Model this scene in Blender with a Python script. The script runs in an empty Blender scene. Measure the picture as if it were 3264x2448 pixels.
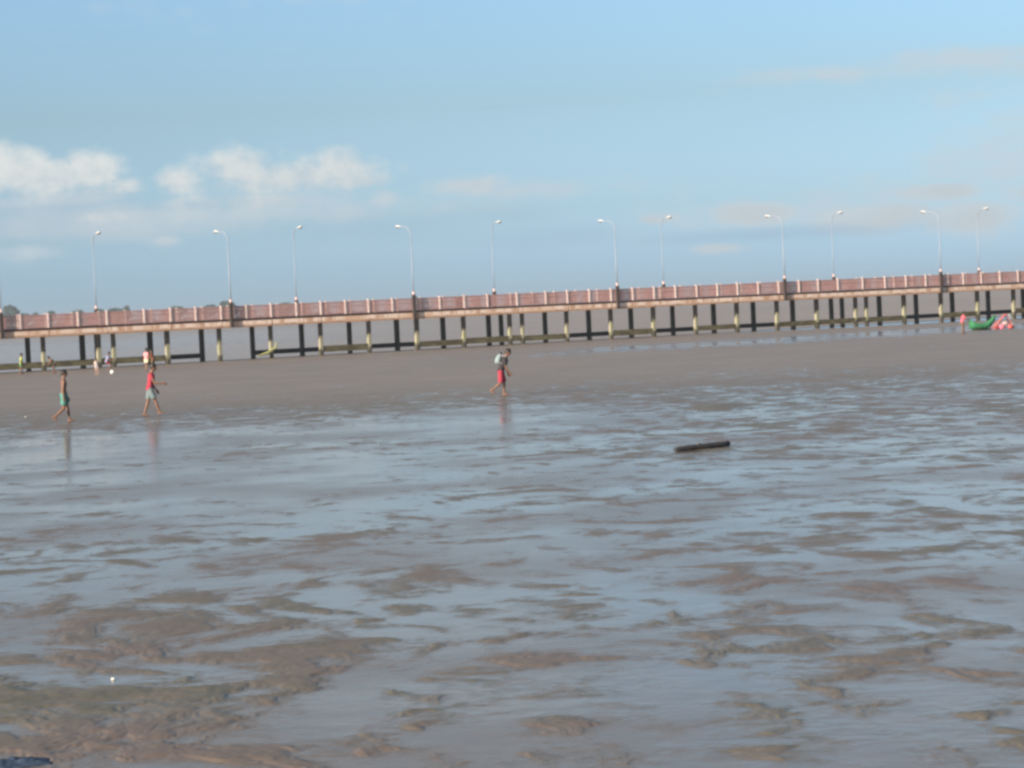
import bpy, bmesh, math, random
import numpy as np
from mathutils import Vector, Matrix

random.seed(7)
RS = np.random.RandomState(11)
sc = bpy.context.scene
COL = sc.collection
R = math.radians

# ------------------------------------------------------------------ camera
PW, PH, FPX = 3264.0, 2448.0, 7830.0
CAM_H = 3.1
ROLL = R(-2.67)
PITCH = R(-1.86)
cam = bpy.data.cameras.new('camera')
cam.sensor_width = 36.0
cam.lens = 36.0 * FPX / PW
cam.clip_start = 0.5
cam.clip_end = 12000
camo = bpy.data.objects.new('camera', cam)
COL.objects.link(camo)
CM = Matrix.Rotation(R(90) + PITCH, 4, 'X') @ Matrix.Rotation(ROLL, 4, 'Z')
CM.translation = (0, 0, CAM_H)
camo.matrix_world = CM
sc.camera = camo


def ray(px, py):
    d = Vector(((px - PW / 2) / FPX, -(py - PH / 2) / FPX, -1.0))
    return (CM.to_3x3() @ d).normalized()


def azel(px, py):
    d = ray(px, py)
    return math.degrees(math.atan2(d.x, d.y)), math.degrees(math.asin(d.z))


def smooth(a, b, x):
    t = np.clip((x - a) / (b - a), 0, 1)
    return t * t * (3 - 2 * t)


def base_h(x, y):
    return 0.0 * x


def at(px, py, z=0.0):
    d = ray(px, py)
    t = (z - CAM_H) / d.z
    return Vector((d.x * t, d.y * t, z))


def at_depth(px, py, Y):
    d = ray(px, py)
    t = Y / d.y
    return Vector((d.x * t, Y, CAM_H + d.z * t))


# ------------------------------------------------------------------ helpers
def link(name, me, mats=(), parent=None):
    o = bpy.data.objects.new(name, me)
    COL.objects.link(o)
    for m in mats:
        me.materials.append(m)
    if parent is not None:
        o.parent = parent
    return o


def tag(o, label=None, cat=None, group=None, kind=None):
    if label: o['label'] = label
    if cat: o['category'] = cat
    if group: o['group'] = group
    if kind: o['kind'] = kind
    return o


def empty(name, loc, rz=0.0):
    o = bpy.data.objects.new(name, None)
    COL.objects.link(o)
    o.location = loc
    o.rotation_euler = (0, 0, rz)
    return o


class MB:
    """collects shapes for ONE mesh object"""
    def __init__(s):
        s.v = []; s.f = []; s.mi = []; s.sm = []

    def add(s, vs, fs, mi=0, smooth=False):
        k = len(s.v)
        s.v += [tuple(p) for p in vs]
        s.f += [tuple(i + k for i in f) for f in fs]
        s.mi += [mi] * len(fs)
        s.sm += [smooth] * len(fs)

    def box(s, x0, x1, y0, y1, z0, z1, mi=0):
        vs = [(x0, y0, z0), (x1, y0, z0), (x1, y1, z0), (x0, y1, z0),
              (x0, y0, z1), (x1, y0, z1), (x1, y1, z1), (x0, y1, z1)]
        s.add(vs, [(3, 2, 1, 0), (4, 5, 6, 7), (0, 1, 5, 4), (1, 2, 6, 5), (2, 3, 7, 6), (3, 0, 4, 7)], mi)

    def cbox(s, x0, x1, y0, y1, z0, z1, c, mi=0):
        """post with chamfered vertical edges"""
        pl = [(x0 + c, y0), (x1 - c, y0), (x1, y0 + c), (x1, y1 - c), (x1 - c, y1), (x0 + c, y1), (x0, y1 - c), (x0, y0 + c)]
        n = len(pl)
        vs = [(a, b, z0) for a, b in pl] + [(a, b, z1) for a, b in pl]
        fs = [tuple(range(n - 1, -1, -1)), tuple(range(n, 2 * n))]
        fs += [(i, (i + 1) % n, (i + 1) % n + n, i + n) for i in range(n)]
        s.add(vs, fs, mi)

    def loft(s, secs, n=14, mi=0, smooth=True):
        """secs: (centre, vecU, vecV) closed with fans"""
        vs = []; fs = []
        for c, u, w in secs:
            c = Vector(c); u = Vector(u); w = Vector(w)
            for i in range(n):
                a = 2 * math.pi * i / n
                vs.append(c + u * math.cos(a) + w * math.sin(a))
        m = len(secs)
        for k in range(m - 1):
            for i in range(n):
                j = (i + 1) % n
                fs.append((k * n + i, k * n + j, (k + 1) * n + j, (k + 1) * n + i))
        a = len(vs); vs.append(Vector(secs[0][0])); b = len(vs); vs.append(Vector(secs[-1][0]))
        for i in range(n):
            j = (i + 1) % n
            fs.append((a, j, i)); fs.append((b, (m - 1) * n + i, (m - 1) * n + j))
        s.add(vs, fs, mi, smooth)

    def tube(s, pts, rad, n=10, mi=0, cap=True):
        """round tube through points; rad number or list; rounded ends"""
        pts = [Vector(p) for p in pts]
        if not isinstance(rad, (list, tuple)): rad = [rad] * len(pts)
        secs = []
        up = Vector((0.31, 0.17, 0.93))
        P = list(zip(pts, rad)); dirs = []
        for i in range(len(pts)):
            if i == 0: d = pts[1] - pts[0]
            elif i == len(pts) - 1: d = pts[-1] - pts[-2]
            else: d = (pts[i + 1] - pts[i]).normalized() + (pts[i] - pts[i - 1]).normalized()
            dirs.append(d.normalized())
        u = dirs[0].cross(up)
        if u.length < 1e-3: u = dirs[0].cross(Vector((1, 0, 0)))
        u.normalize()
        frames = []
        for d in dirs:
            u = (u - d * u.dot(d)).normalized()
            frames.append((u.copy(), d.cross(u).normalized()))
        if cap:
            for t in (85, 55, 25):
                c = pts[0] - dirs[0] * rad[0] * math.sin(R(t)); r = rad[0] * math.cos(R(t))
                secs.append((c, frames[0][0] * r, frames[0][1] * r))
        for i in range(len(pts)):
            secs.append((pts[i], frames[i][0] * rad[i], frames[i][1] * rad[i]))
        if cap:
            for t in (25, 55, 85):
                c = pts[-1] + dirs[-1] * rad[-1] * math.sin(R(t)); r = rad[-1] * math.cos(R(t))
                secs.append((c, frames[-1][0] * r, frames[-1][1] * r))
        s.loft(secs, n, mi)

    def ball(s, c, rx, ry, rz, n=16, m=10, mi=0, rot=None):
        c = Vector(c); M = rot or Matrix.Identity(3)
        secs = []
        for k in range(1, m):
            t = math.pi * k / m - math.pi / 2
            secs.append((c + M @ Vector((0, 0, rz * math.sin(t))), M @ Vector((rx * math.cos(t), 0, 0)), M @ Vector((0, ry * math.cos(t), 0))))
        s.loft(secs, n, mi)

    def mesh(s, name):
        me = bpy.data.meshes.new(name)
        me.from_pydata(s.v, [], s.f)
        me.polygons.foreach_set('material_index', s.mi)
        me.polygons.foreach_set('use_smooth', s.sm)
        me.update()
        return me

    def build(s, name, mats, parent=None):
        if not isinstance(mats, (list, tuple)): mats = [mats]
        return link(name, s.mesh(name), mats, parent)


def remeshed(mb, voxel, smooth_it=4):
    """fuse overlapping closed shapes of mb into one continuous surface"""
    me = mb.mesh('tmp')
    o = bpy.data.objects.new('tmp', me)
    COL.objects.link(o)
    m = o.modifiers.new('r', 'REMESH'); m.mode = 'VOXEL'; m.voxel_size = voxel; m.use_smooth_shade = True
    k = o.modifiers.new('s', 'SMOOTH'); k.iterations = smooth_it; k.factor = 0.5
    dg = bpy.context.evaluated_depsgraph_get()
    out = bpy.data.meshes.new_from_object(o.evaluated_get(dg))
    bpy.data.objects.remove(o); bpy.data.meshes.remove(me)
    return out


# ------------------------------------------------------------------ noise
class Noise:
    def __init__(s, seed):
        r = np.random.RandomState(seed)
        s.p = r.permutation(512).astype(np.int64)
        a = r.rand(512) * 2 * np.pi
        s.g = np.stack([np.cos(a), np.sin(a)], 1)

    def __call__(s, x, y):
        xi = np.floor(x).astype(np.int64); yi = np.floor(y).astype(np.int64)
        fx = x - xi; fy = y - yi
        u = fx * fx * fx * (fx * (fx * 6 - 15) + 10); v = fy * fy * fy * (fy * (fy * 6 - 15) + 10)

        def g(a, b):
            h = s.p[(s.p[a & 511] + b) & 511]
            gr = s.g[h]
            return gr[..., 0] * (x - a) + gr[..., 1] * (y - b)
        n00 = g(xi, yi); n10 = g(xi + 1, yi); n01 = g(xi, yi + 1); n11 = g(xi + 1, yi + 1)
        return 1.5 * ((n00 * (1 - u) + n10 * u) * (1 - v) + (n01 * (1 - u) + n11 * u) * v)

    def fbm(s, x, y, o=4, gain=0.5):
        t = 0; a = 1; w = 0
        for k in range(o):
            t = t + a * s(x * 2 ** k + 13.7 * k, y * 2 ** k + 7.1 * k); w += a; a *= gain
        return t / w * 1.3


# ------------------------------------------------------------------ node helpers
def new_mat(name):
    m = bpy.data.materials.new(name); m.use_nodes = True
    nt = m.node_tree
    b = nt.nodes['Principled BSDF']
    return m, nt, b


def N(nt, typ, **kw):
    n = nt.nodes.new(typ)
    for k, v in kw.items():
        if k.startswith('i_'):
            key = k[2:]
            key = int(key) if key.isdigit() else key.replace('_', ' ')
            n.inputs[key].default_value = v
        else:
            setattr(n, k, v)
    return n


def L(nt, a, b): nt.links.new(a, b)


def math_(nt, op, a, b=None, c=None, clamp=False):
    n = nt.nodes.new('ShaderNodeMath'); n.operation = op; n.use_clamp = clamp
    for i, v in enumerate((a, b, c)):
        if v is None: continue
        if isinstance(v, (int, float)): n.inputs[i].default_value = v
        else: L(nt, v, n.inputs[i])
    return n.outputs[0]


def maprange(nt, v, a, b, c=0.0, d=1.0, smoothstep=True):
    n = nt.nodes.new('ShaderNodeMapRange'); n.interpolation_type = 'SMOOTHSTEP' if smoothstep else 'LINEAR'
    L(nt, v, n.inputs[0])
    for i, q in enumerate((a, b, c, d)): n.inputs[i + 1].default_value = q
    return n.outputs[0]


def mixc(nt, f, a, b, mode='MIX'):
    n = nt.nodes.new('ShaderNodeMix'); n.data_type = 'RGBA'; n.blend_type = mode
    if isinstance(f, (int, float)): n.inputs[0].default_value = f
    else: L(nt, f, n.inputs[0])
    for i, v in ((6, a), (7, b)):
        if isinstance(v, (tuple, list)): n.inputs[i].default_value = tuple(v) + (1,)
        else: L(nt, v, n.inputs[i])
    return n.outputs[2]


def noise_(nt, vec, scale, detail=4, rough=0.55, out=0):
    n = nt.nodes.new('ShaderNodeTexNoise'); n.inputs['Scale'].default_value = scale
    n.inputs['Detail'].default_value = detail; n.inputs['Roughness'].default_value = rough
    if vec is not None: L(nt, vec, n.inputs['Vector'])
    return n.outputs[out]


def mat_noisy(name, c1, c2, scale=3.0, rough=0.7, spec=0.3, stretch=(1, 1, 1), bump=0.0, lo=0.35, hi=0.65, metal=0.0):
    m, nt, b = new_mat(name)
    tc = N(nt, 'ShaderNodeTexCoord')
    mp = N(nt, 'ShaderNodeMapping'); mp.inputs['Scale'].default_value = stretch
    L(nt, tc.outputs['Object'], mp.inputs['Vector'])
    n = noise_(nt, mp.outputs[0], scale)
    L(nt, mixc(nt, maprange(nt, n, lo, hi), c1, c2), b.inputs['Base Color'])
    b.inputs['Roughness'].default_value = rough
    b.inputs['Specular IOR Level'].default_value = spec
    b.inputs['Metallic'].default_value = metal
    if bump:
        bp = N(nt, 'ShaderNodeBump'); bp.inputs['Strength'].default_value = bump; bp.inputs['Distance'].default_value = 0.02
        L(nt, n, bp.inputs['Height']); L(nt, bp.outputs[0], b.inputs['Normal'])
    return m


# ------------------------------------------------------------------ world / sun
SUN_EL, SUN_AZ = 18.0, 227.0      # azimuth clockwise from +Y
w = bpy.data.worlds.new("World"); sc.world = w; w.use_nodes = True
nt = w.node_tree
bg = nt.nodes['Background']
sky = N(nt, 'ShaderNodeTexSky'); sky.sky_type = 'NISHITA'; sky.sun_disc = False
sky.sun_elevation = R(SUN_EL); sky.sun_rotation = R(SUN_AZ)
sky.air_density = 1.0; sky.dust_density = 1.0; sky.ozone_density = 1.0
tc = N(nt, 'ShaderNodeTexCoord')
sep = N(nt, 'ShaderNodeSeparateXYZ'); L(nt, tc.outputs['Generated'], sep.inputs[0])
el = math_(nt, 'MULTIPLY', math_(nt, 'ARCSINE', sep.outputs[2]), 57.29578)
az = math_(nt, 'MULTIPLY', math_(nt, 'ARCTAN2', sep.outputs[0], sep.outputs[1]), 57.29578)
# grading of the clear sky by elevation (moist tropical air: bluer low sky than the plain model)
ramp = N(nt, 'ShaderNodeValToRGB')
L(nt, maprange(nt, el, 0, 40, 0, 1, False), ramp.inputs[0])
cr = ramp.color_ramp
stops = [(0.0, (0.84, 1.36, 2.6)), (1.0, (0.68, 1.06, 2.05)), (2.2, (0.63, 0.89, 1.5)), (4.7, (0.656, 0.815, 1.08)), (7.7, (0.79, 0.975, 1.24)),
         (12, (0.75, 0.80, 0.85)), (20, (0.9, 0.92, 0.88)), (40, (1.0, 0.97, 0.87))]
SK = 3.0
while len(cr.elements) < len(stops): cr.elements.new(0.5)
for e, (p, c) in zip(cr.elements, stops):
    e.position = p / 40.0; e.color = tuple(v / SK for v in c) + (1,)
clear = mixc(nt, 1.0, sky.outputs[0], ramp.outputs[0], 'MULTIPLY')
vm = N(nt, 'ShaderNodeVectorMath', operation='SCALE'); vm.inputs['Scale'].default_value = SK
L(nt, clear, vm.inputs[0]); clear = vm.outputs[0]
# lighter towards the right
px1, _ = azel(0, 1000); px2, _ = azel(3264, 900)
side = maprange(nt, az, px1, px2 + 6, 1.05, 1.09, False)
vm = N(nt, 'ShaderNodeVectorMath', operation='SCALE'); L(nt, side, vm.inputs['Scale']); L(nt, clear, vm.inputs[0]); clear = vm.outputs[0]
# clouds: soft lumps at fixed bearings and heights
pv = N(nt, 'ShaderNodeCombineXYZ'); L(nt, az, pv.inputs[0]); L(nt, el, pv.inputs[1])
DEG = 57.29578 / FPX


def blobs(lst):
    tot = None
    for (x, y, rx, ry, s) in lst:
        a, e = azel(x, y)
        ia, ie = 1 / (rx * DEG), 1 / (ry * DEG)
        n = N(nt, 'ShaderNodeVectorMath', operation='MULTIPLY_ADD')
        L(nt, pv.outputs[0], n.inputs[0]); n.inputs[1].default_value = (ia, ie, 0); n.inputs[2].default_value = (-a * ia, -e * ie, 0)
        d = N(nt, 'ShaderNodeVectorMath', operation='DOT_PRODUCT'); L(nt, n.outputs[0], d.inputs[0]); L(nt, n.outputs[0], d.inputs[1])
        g = math_(nt, 'MULTIPLY', math_(nt, 'POWER', 2.0, math_(nt, 'MULTIPLY', d.outputs['Value'], -1.0)), s)
        tot = g if tot is None else math_(nt, 'MAXIMUM', tot, g)
    return tot


mpn = N(nt, 'ShaderNodeMapping'); mpn.inputs['Scale'].default_value = (1.0, 1.35, 1.0)
L(nt, pv.outputs[0], mpn.inputs['Vector'])
n1 = noise_(nt, mpn.outputs[0], 1.15, 6, 0.6)
mp2 = N(nt, 'ShaderNodeMapping'); mp2.inputs['Scale'].default_value = (0.45, 1.9, 1.0); mp2.inputs['Location'].default_value = (3, 9, 2)
L(nt, pv.outputs[0], mp2.inputs['Vector'])
n2 = noise_(nt, mp2.outputs[0], 0.9, 5, 0.55)
cum = blobs([(30, 540, 170, 75, 1.0), (150, 560, 220, 62, 1.0), (290, 545, 110, 72, 1.0), (380, 595, 95, 34, .85),
             (560, 575, 85, 48, .86), (760, 530, 130, 66, 1.0), (1085, 530, 110, 66, .96), (920, 560, 330, 56, .92), (1130, 575, 130, 36, .88), (-220, 550, 230, 80, 1.0), (2400, 680, 130, 30, .98), (2860, 688, 170, 36, .95), (3020, 612, 100, 24, .88), (3115, 695, 100, 38, 1.0),
             (2085, 702, 60, 22, .88), (1500, 590, 130, 32, .72), (2290, 792, 95, 18, .72), (800, 645, 320, 38, .58), (530, 765, 50, 20, .58), (330, 690, 160, 22, .60), (3330, 610, 90, 40, .85)])
thin = blobs([(820, 650, 520, 55, .42), (330, 690, 190, 24, .55), (530, 765, 60, 20, .5), (80, 800, 120, 28, .5), (1500, 590, 150, 36, .55),
              (1220, 640, 60, 34, .6), (2110, 695, 80, 24, .6), (2420, 680, 150, 40, .95), (2780, 690, 230, 48, .9), (3000, 615, 150, 28, .85),
              (3080, 690, 150, 48, .95), (2700, 670, 700, 80, .46), (350, 700, 520, 60, .66), (3250, 500, 300, 170, .50), (700, 690, 800, 45, .50), (1750, 600, 300, 40, .42), (2290, 792, 110, 20, .55), (3300, 600, 140, 44, .66), (3200, 185, 420, 46, .62), (2600, 240, 420, 34, .48),
              (150, 640, 300, 30, .6), (1250, -260, 700, 190, .75), (2900, -420, 500, 120, .6), (300, -500, 500, 160, .6)])
shade = blobs([(500, 662, 380, 20, .45), (2520, 742, 460, 26, .75), (1750, 750, 320, 45, .5), (1580, 342, 220, 9, .4), (2250, 275, 260, 12, .35), (150, 700, 420, 90, .5), (1300, 720, 700, 60, .45)])
cn = math_(nt, 'SUBTRACT', n1, 0.5); tn = math_(nt, 'SUBTRACT', n2, 0.5)
cd = maprange(nt, math_(nt, 'ADD', cum, math_(nt, 'MULTIPLY', cn, 1.15)), 0.30, 0.95)
td = maprange(nt, math_(nt, 'ADD', math_(nt, 'ADD', thin, math_(nt, 'MULTIPLY', tn, 0.7)), math_(nt, 'MULTIPLY', cn, 0.6)), 0.12, 0.72, 0, 0.92)
sd = maprange(nt, math_(nt, 'ADD', shade, math_(nt, 'MULTIPLY', tn, 0.6)), 0.12, 0.75, 0, 0.42)
S10 = 10.0 * 0.78
def skyc(r, g, b): return (r * S10, g * S10, b * S10)
c0 = mixc(nt, td, clear, skyc(.59, .67, .725))
c1 = mixc(nt, sd, c0, skyc(.33, .475, .63))
# cumulus: warm white in the dense tops, greyer where thin and low
lit = maprange(nt, math_(nt, 'ADD', math_(nt, 'MULTIPLY', math_(nt, 'SUBTRACT', el, 3.0), 0.28), math_(nt, 'ADD', n1, math_(nt, 'MULTIPLY', math_(nt, 'ADD', az, 8.0), -0.012))), 0.2, 0.85)
ccol = mixc(nt, lit, skyc(.56, .63, .68), skyc(.80, .82, .80))
c2 = mixc(nt, math_(nt, 'MULTIPLY', cd, 0.9), c1, ccol)
L(nt, c2, bg.inputs[0])
bg.inputs[1].default_value = 0.079

sd_ = bpy.data.lights.new('sun', 'SUN'); sd_.energy = 5.0; sd_.angle = R(0.55); sd_.color = (1.0, 0.86, 0.70)
so = bpy.data.objects.new('sun', sd_); COL.objects.link(so)
tosun = Vector((math.sin(R(SUN_AZ)) * math.cos(R(SUN_EL)), math.cos(R(SUN_AZ)) * math.cos(R(SUN_EL)), math.sin(R(SUN_EL))))
so.rotation_euler = tosun.to_track_quat('Z', 'Y').to_euler()

sc.view_settings.view_transform = 'Standard'
sc.view_settings.look = 'None'
sc.view_settings.gamma = 1.0
sc.view_settings.use_curve_mapping = False
sc.view_settings.exposure = 0.65
sc.render.engine = 'CYCLES'
sc.cycles.use_denoising = True
sc.cycles.max_bounces = 6
sc.cycles.filter_width = 2.9
sc.render.use_compositing = False

# ------------------------------------------------------------------ mudflat
nA, nB, nC, nD, nE = Noise(1), Noise(2), Noise(3), Noise(4), Noise(5)


def mud_fields(x, y):
    """height above the water film and bareness (0 under water, 1 bare mud)"""
    wx = x + 0.45 * nA(x / 1.9, y / 1.9) + 0.12 * nA(x / .5 + 9, y / .5)
    wy = y + 0.45 * nB(x / 1.9 + 5, y / 1.9) + 0.12 * nB(x / .5 + 3, y / .5)
    # bars lie a little skew to the shore, longer along it
    c, s = math.cos(R(14)), math.sin(R(14))
    a = wx * c + wy * s; b = -wx * s + wy * c
    near = 1 - smooth(19, 32, y)
    n = (0.34 + 0.12 * near) * nC.fbm(a / 1.35, b / 1.25, 4) + (0.30 - 0.04 * near) * nD.fbm(a / 6.0, b / 6.5, 3)
    n = n + (0.85 - 0.22 * near) * nE.fbm(a / 0.70, b / 1.0, 5, 0.62)
    # how high the flat stands, by place
    thr = 0.12 + 0 * x
    thr = thr - 0.25 * np.exp(-((x + 3.9) / 2.3) ** 2 - ((y - 20.3) / 2.6) ** 2)      # barer spit close by on the left
    thr = thr - 0.04 * np.exp(-((x - 4.0) / 2.6) ** 2 - ((y - 19.5) / 3.4) ** 2)
    thr = thr + 0.07 * np.exp(-((x - 0.6) / 2.4) ** 2 - ((y - 21.0) / 6.0) ** 2)
    thr = thr + 0.36 * np.exp(-((x + 5) / 5.0) ** 2 - ((y - 45.0) / 7.0) ** 2)
    thr = thr + 0.55 * np.exp(-((x + 10) / 8.0) ** 2 - ((y - 62.0) / 12.0) ** 2) + 0.45 * np.exp(-((x + 0.5) / 3.0) ** 2 - ((y - 66.0) / 13.0) ** 2)
    thr = thr + 0.10 * smooth(24, 34, y) * (1 - smooth(36, 52, y))
    thr = thr - 0.10 * smooth(30, 60, y)
    # broad drained band before the pier
    edge = 92 + 0.20 * x + 5 * nD(x / 14.0, y / 25.0)
    thr = thr - 0.66 * smooth(edge - 34, edge + 26, y)
    # shallow pool along the pier foot
    pool_y = 158 + 0.566 * (x + 27) - 24.5
    thr = thr + 1.5 * np.exp(-((y - pool_y) / 10.0) ** 2) * smooth(-12, 20, x)
    m = n - thr
    streak = np.exp(-((x - 5.6) / .62) ** 2 - ((y - 67.6 - .5 * (x - 5.6)) / 1.1) ** 2)
    m = m + 1.1 * streak
    farw = smooth(45, 85, y)
    e = smooth(-0.56 - 0.16 * farw, 0.52 + 0.12 * farw, m)
    h = (0.003 + 0.008 * near) * smooth(-0.03, 0.22, m) + 0.003 * e + (0.004 + 0.012 * near) * np.clip(m, 0, 1.2) + e * (0.0015 + 0.004 * near) * nE.fbm(x / 0.16, y / 0.16, 2)
    h = np.where(m > 0, h, h) * (1 - 0.7 * smooth(28, 70, y))
    film = 0.0015 * nA.fbm(x / .7, y / .35, 2) * (1 - e)
    return h + film + 0.055 * streak, e


def build_mud():
    nx, ny = 1150, 1000
    # rows and columns get closer near the shore where relief is seen at full size
    rr = np.concatenate([np.linspace(-0.60, -0.26, 60)[:-1], np.linspace(-0.26, 0.26, nx), np.linspace(0.26, 0.60, 60)[1:]])
    inv = np.linspace(1 / 11.0, 1 / 196.0, ny)
    yy = 1 / inv
    Rr, Y = np.meshgrid(rr, yy)
    X = Rr * (Y + 4.0)
    h, e = mud_fields(X, Y)
    # slide below the river beyond the pier
    shore = 171 + 0.566 * (X + 27.6) + 3.0
    h = h - 0.35 * smooth(0, 14, Y - shore)
    nyv, nxv = X.shape
    V = np.stack([X, Y, h], -1).reshape(-1, 3)
    idx = np.arange(nyv * nxv).reshape(nyv, nxv)
    q = np.stack([idx[:-1, :-1], idx[:-1, 1:], idx[1:, 1:], idx[1:, :-1]], -1).reshape(-1, 4)
    E = e.reshape(-1)
    # the flat goes on all round, a little lower, to the banks out of sight
    k = len(V)
    far = np.array([(-700, -500, -.10), (700, -500, -.10), (700, 150, -.10), (-700, 150, -.10)], float)
    far[2, 1] = 171 + 0.566 * 727; far[3, 1] = 171 + .566 * (-672)
    V = np.concatenate([V, far]); E = np.concatenate([E, np.zeros(4)])
    q = np.concatenate([q, np.array([[k, k + 1, k + 2, k + 3]])])
    me = bpy.data.meshes.new('mudflat')
    me.vertices.add(len(V)); me.vertices.foreach_set('co', V.astype(np.float32).ravel())
    me.loops.add(q.size); me.loops.foreach_set('vertex_index', q.astype(np.int32).ravel())
    me.polygons.add(len(q)); me.polygons.foreach_set('loop_start', np.arange(0, q.size, 4, dtype=np.int32))
    me.polygons.foreach_set('loop_total', np.full(len(q), 4, dtype=np.int32))
    me.polygons.foreach_set('use_smooth', np.ones(len(q), dtype=bool))
    at_ = me.attributes.new('bare', 'FLOAT', 'POINT'); at_.data.foreach_set('value', E.astype(np.float32))
    me.update(calc_edges=True)
    return me


def mud_material():
    m, nt, b = new_mat('wet_mud')
    geo = N(nt, 'ShaderNodeNewGeometry')
    att = N(nt, 'ShaderNodeAttribute', attribute_name='bare')
    sep = N(nt, 'ShaderNodeSeparateXYZ'); L(nt, geo.outputs['Position'], sep.inputs[0])
    nz = noise_(nt, geo.outputs['Position'], 2.2, 5, 0.6)
    nf = noise_(nt, geo.outputs['Position'], 14.0, 4, 0.6)
    big = noise_(nt, geo.outputs['Position'], 0.22, 3, 0.5)
    mps = N(nt, 'ShaderNodeMapping'); mps.inputs['Scale'].default_value = (0.35, 1.0, 1.0); mps.inputs['Rotation'].default_value = (0, 0, R(-25))
    L(nt, geo.outputs['Position'], mps.inputs['Vector'])
    nm = noise_(nt, geo.outputs['Position'], 6.0, 6, 0.65)
    bare = maprange(nt, math_(nt, 'ADD', att.outputs['Fac'], math_(nt, 'MULTIPLY', math_(nt, 'SUBTRACT', nm, 0.5), 0.9)), 0.08, 1.0)
    drained = maprange(nt, sep.outputs[1], 70, 105)
    olive = mixc(nt, maprange(nt, nz, .35, .65), (0.135, 0.122, 0.086), (0.185, 0.152, 0.112))
    olive = mixc(nt, maprange(nt, big, .4, .62), olive, (0.195, 0.145, 0.118))
    olive = mixc(nt, maprange(nt, nf, .56, .75, 0, .45), olive, (0.075, 0.066, 0.048))
    sand = mixc(nt, maprange(nt, big, .35, .65), (0.295, 0.235, 0.20), (0.255, 0.215, 0.183))
    sand = mixc(nt, maprange(nt, nm, .50, .72, 0, .6), sand, (0.215, 0.172, 0.143))
    strk = noise_(nt, mps.outputs[0], 0.5, 5, 0.6)
    sand = mixc(nt, maprange(nt, strk, .45, .68, 0, .55), sand, (0.20, 0.17, 0.15))
    dry = mixc(nt, drained, olive, sand)
    under = mixc(nt, maprange(nt, nz, .3, .7), (0.16, 0.132, 0.112), (0.195, 0.16, 0.137))
    L(nt, mixc(nt, bare, under, dry), b.inputs['Base Color'])
    wetr = maprange(nt, big, .35, .65, 0.10, 0.25)
    ro = nt.nodes.new('ShaderNodeMix'); ro.data_type = 'FLOAT'
    L(nt, bare, ro.inputs[0]); L(nt, wetr, ro.inputs[2]); ro.inputs[3].default_value = 0.50
    L(nt, ro.outputs[0], b.inputs['Roughness'])
    sp = nt.nodes.new('ShaderNodeMix'); sp.data_type = 'FLOAT'
    L(nt, bare, sp.inputs[0]); sp.inputs[2].default_value = 0.32; sp.inputs[3].default_value = 0.40
    L(nt, sp.outputs[0], b.inputs['Specular IOR Level'])
    b.inputs['IOR'].default_value = 1.36
    # wind ripples on the film, grain on the mud
    mp = N(nt, 'ShaderNodeMapping'); mp.inputs['Scale'].default_value = (1.0, 2.2, 1.0); mp.inputs['Rotation'].default_value = (0, 0, R(-14))
    L(nt, geo.outputs['Position'], mp.inputs['Vector'])
    rip = noise_(nt, mp.outputs[0], 5.0, 3, 0.55)
    b1 = N(nt, 'ShaderNodeBump'); b1.inputs['Strength'].default_value = 0.10; b1.inputs['Distance'].default_value = 0.02
    L(nt, rip, b1.inputs['Height'])
    b2 = N(nt, 'ShaderNodeBump'); b2.inputs['Distance'].default_value = 0.02
    L(nt, math_(nt, 'MULTIPLY', bare, 0.28), b2.inputs['Strength'])
    L(nt, nf, b2.inputs['Height']); L(nt, b1.outputs[0], b2.inputs['Normal'])
    L(nt, b2.outputs[0], b.inputs['Normal'])
    return m


mud = link('mudflat', build_mud(), [mud_material()]); tag(mud, kind='structure')

# ------------------------------------------------------------------ river
def river_material():
    m, nt, b = new_mat('silty_water')
    geo = N(nt, 'ShaderNodeNewGeometry')
    big = noise_(nt, geo.outputs['Position'], 0.012, 3, 0.5)
    L(nt, mixc(nt, maprange(nt, big, .35, .65), (0.36, 0.29, 0.245), (0.32, 0.27, 0.24)), b.inputs['Base Color'])
    b.inputs['Roughness'].default_value = 0.45
    b.inputs['IOR'].default_value = 1.33
    sx = N(nt, 'ShaderNodeSeparateXYZ'); L(nt, geo.outputs['Position'], sx.inputs[0])
    calm = math_(nt, 'MULTIPLY', maprange(nt, sx.outputs[0], 25, -60, 0, 1), maprange(nt, sx.outputs[1], 900, 300, 0, 1))
    L(nt, maprange(nt, calm, 0, 1, 0.2, 0.62, False), b.inputs['Specular IOR Level'])
    L(nt, maprange(nt, calm, 0, 1, 0.45, 0.22, False), b.inputs['Roughness'])
    mp = N(nt, 'ShaderNodeMapping'); mp.inputs['Scale'].default_value = (1.0, 1.7, 1.0); mp.inputs['Rotation'].default_value = (0, 0, R(-25))
    L(nt, geo.outputs['Position'], mp.inputs['Vector'])
    rip = noise_(nt, mp.outputs[0], 0.8, 4, 0.6)
    b1 = N(nt, 'ShaderNodeBump'); b1.inputs['Strength'].default_value = 0.55; b1.inputs['Distance'].default_value = 0.35
    L(nt, rip, b1.inputs['Height']); L(nt, b1.outputs[0], b.inputs['Normal'])
    return m


mb = MB()
mb.add([(-3500, 171 + .566 * (-3472) - 50, -0.06), (4500, 171 + .566 * 4528 - 50, -0.06), (6000, 9000, -0.06), (-6000, 9000, -0.06)], [(0, 1, 2, 3)])
# keep it beyond the pier foot only
mb.v = [(-60, 171 + .566 * (-32.4) + 4.5, -0.06), (120, 171 + .566 * 147.6 + 4.5, -0.06), (4500, 2700, -0.06), (4500, 9000, -0.06), (-5000, 9000, -0.06), (-2500, -1250, -0.06)]
mb.f = [(0, 1, 2, 3, 4, 5)]
rv = mb.build('river', river_material()); tag(rv, kind='structure')

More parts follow.
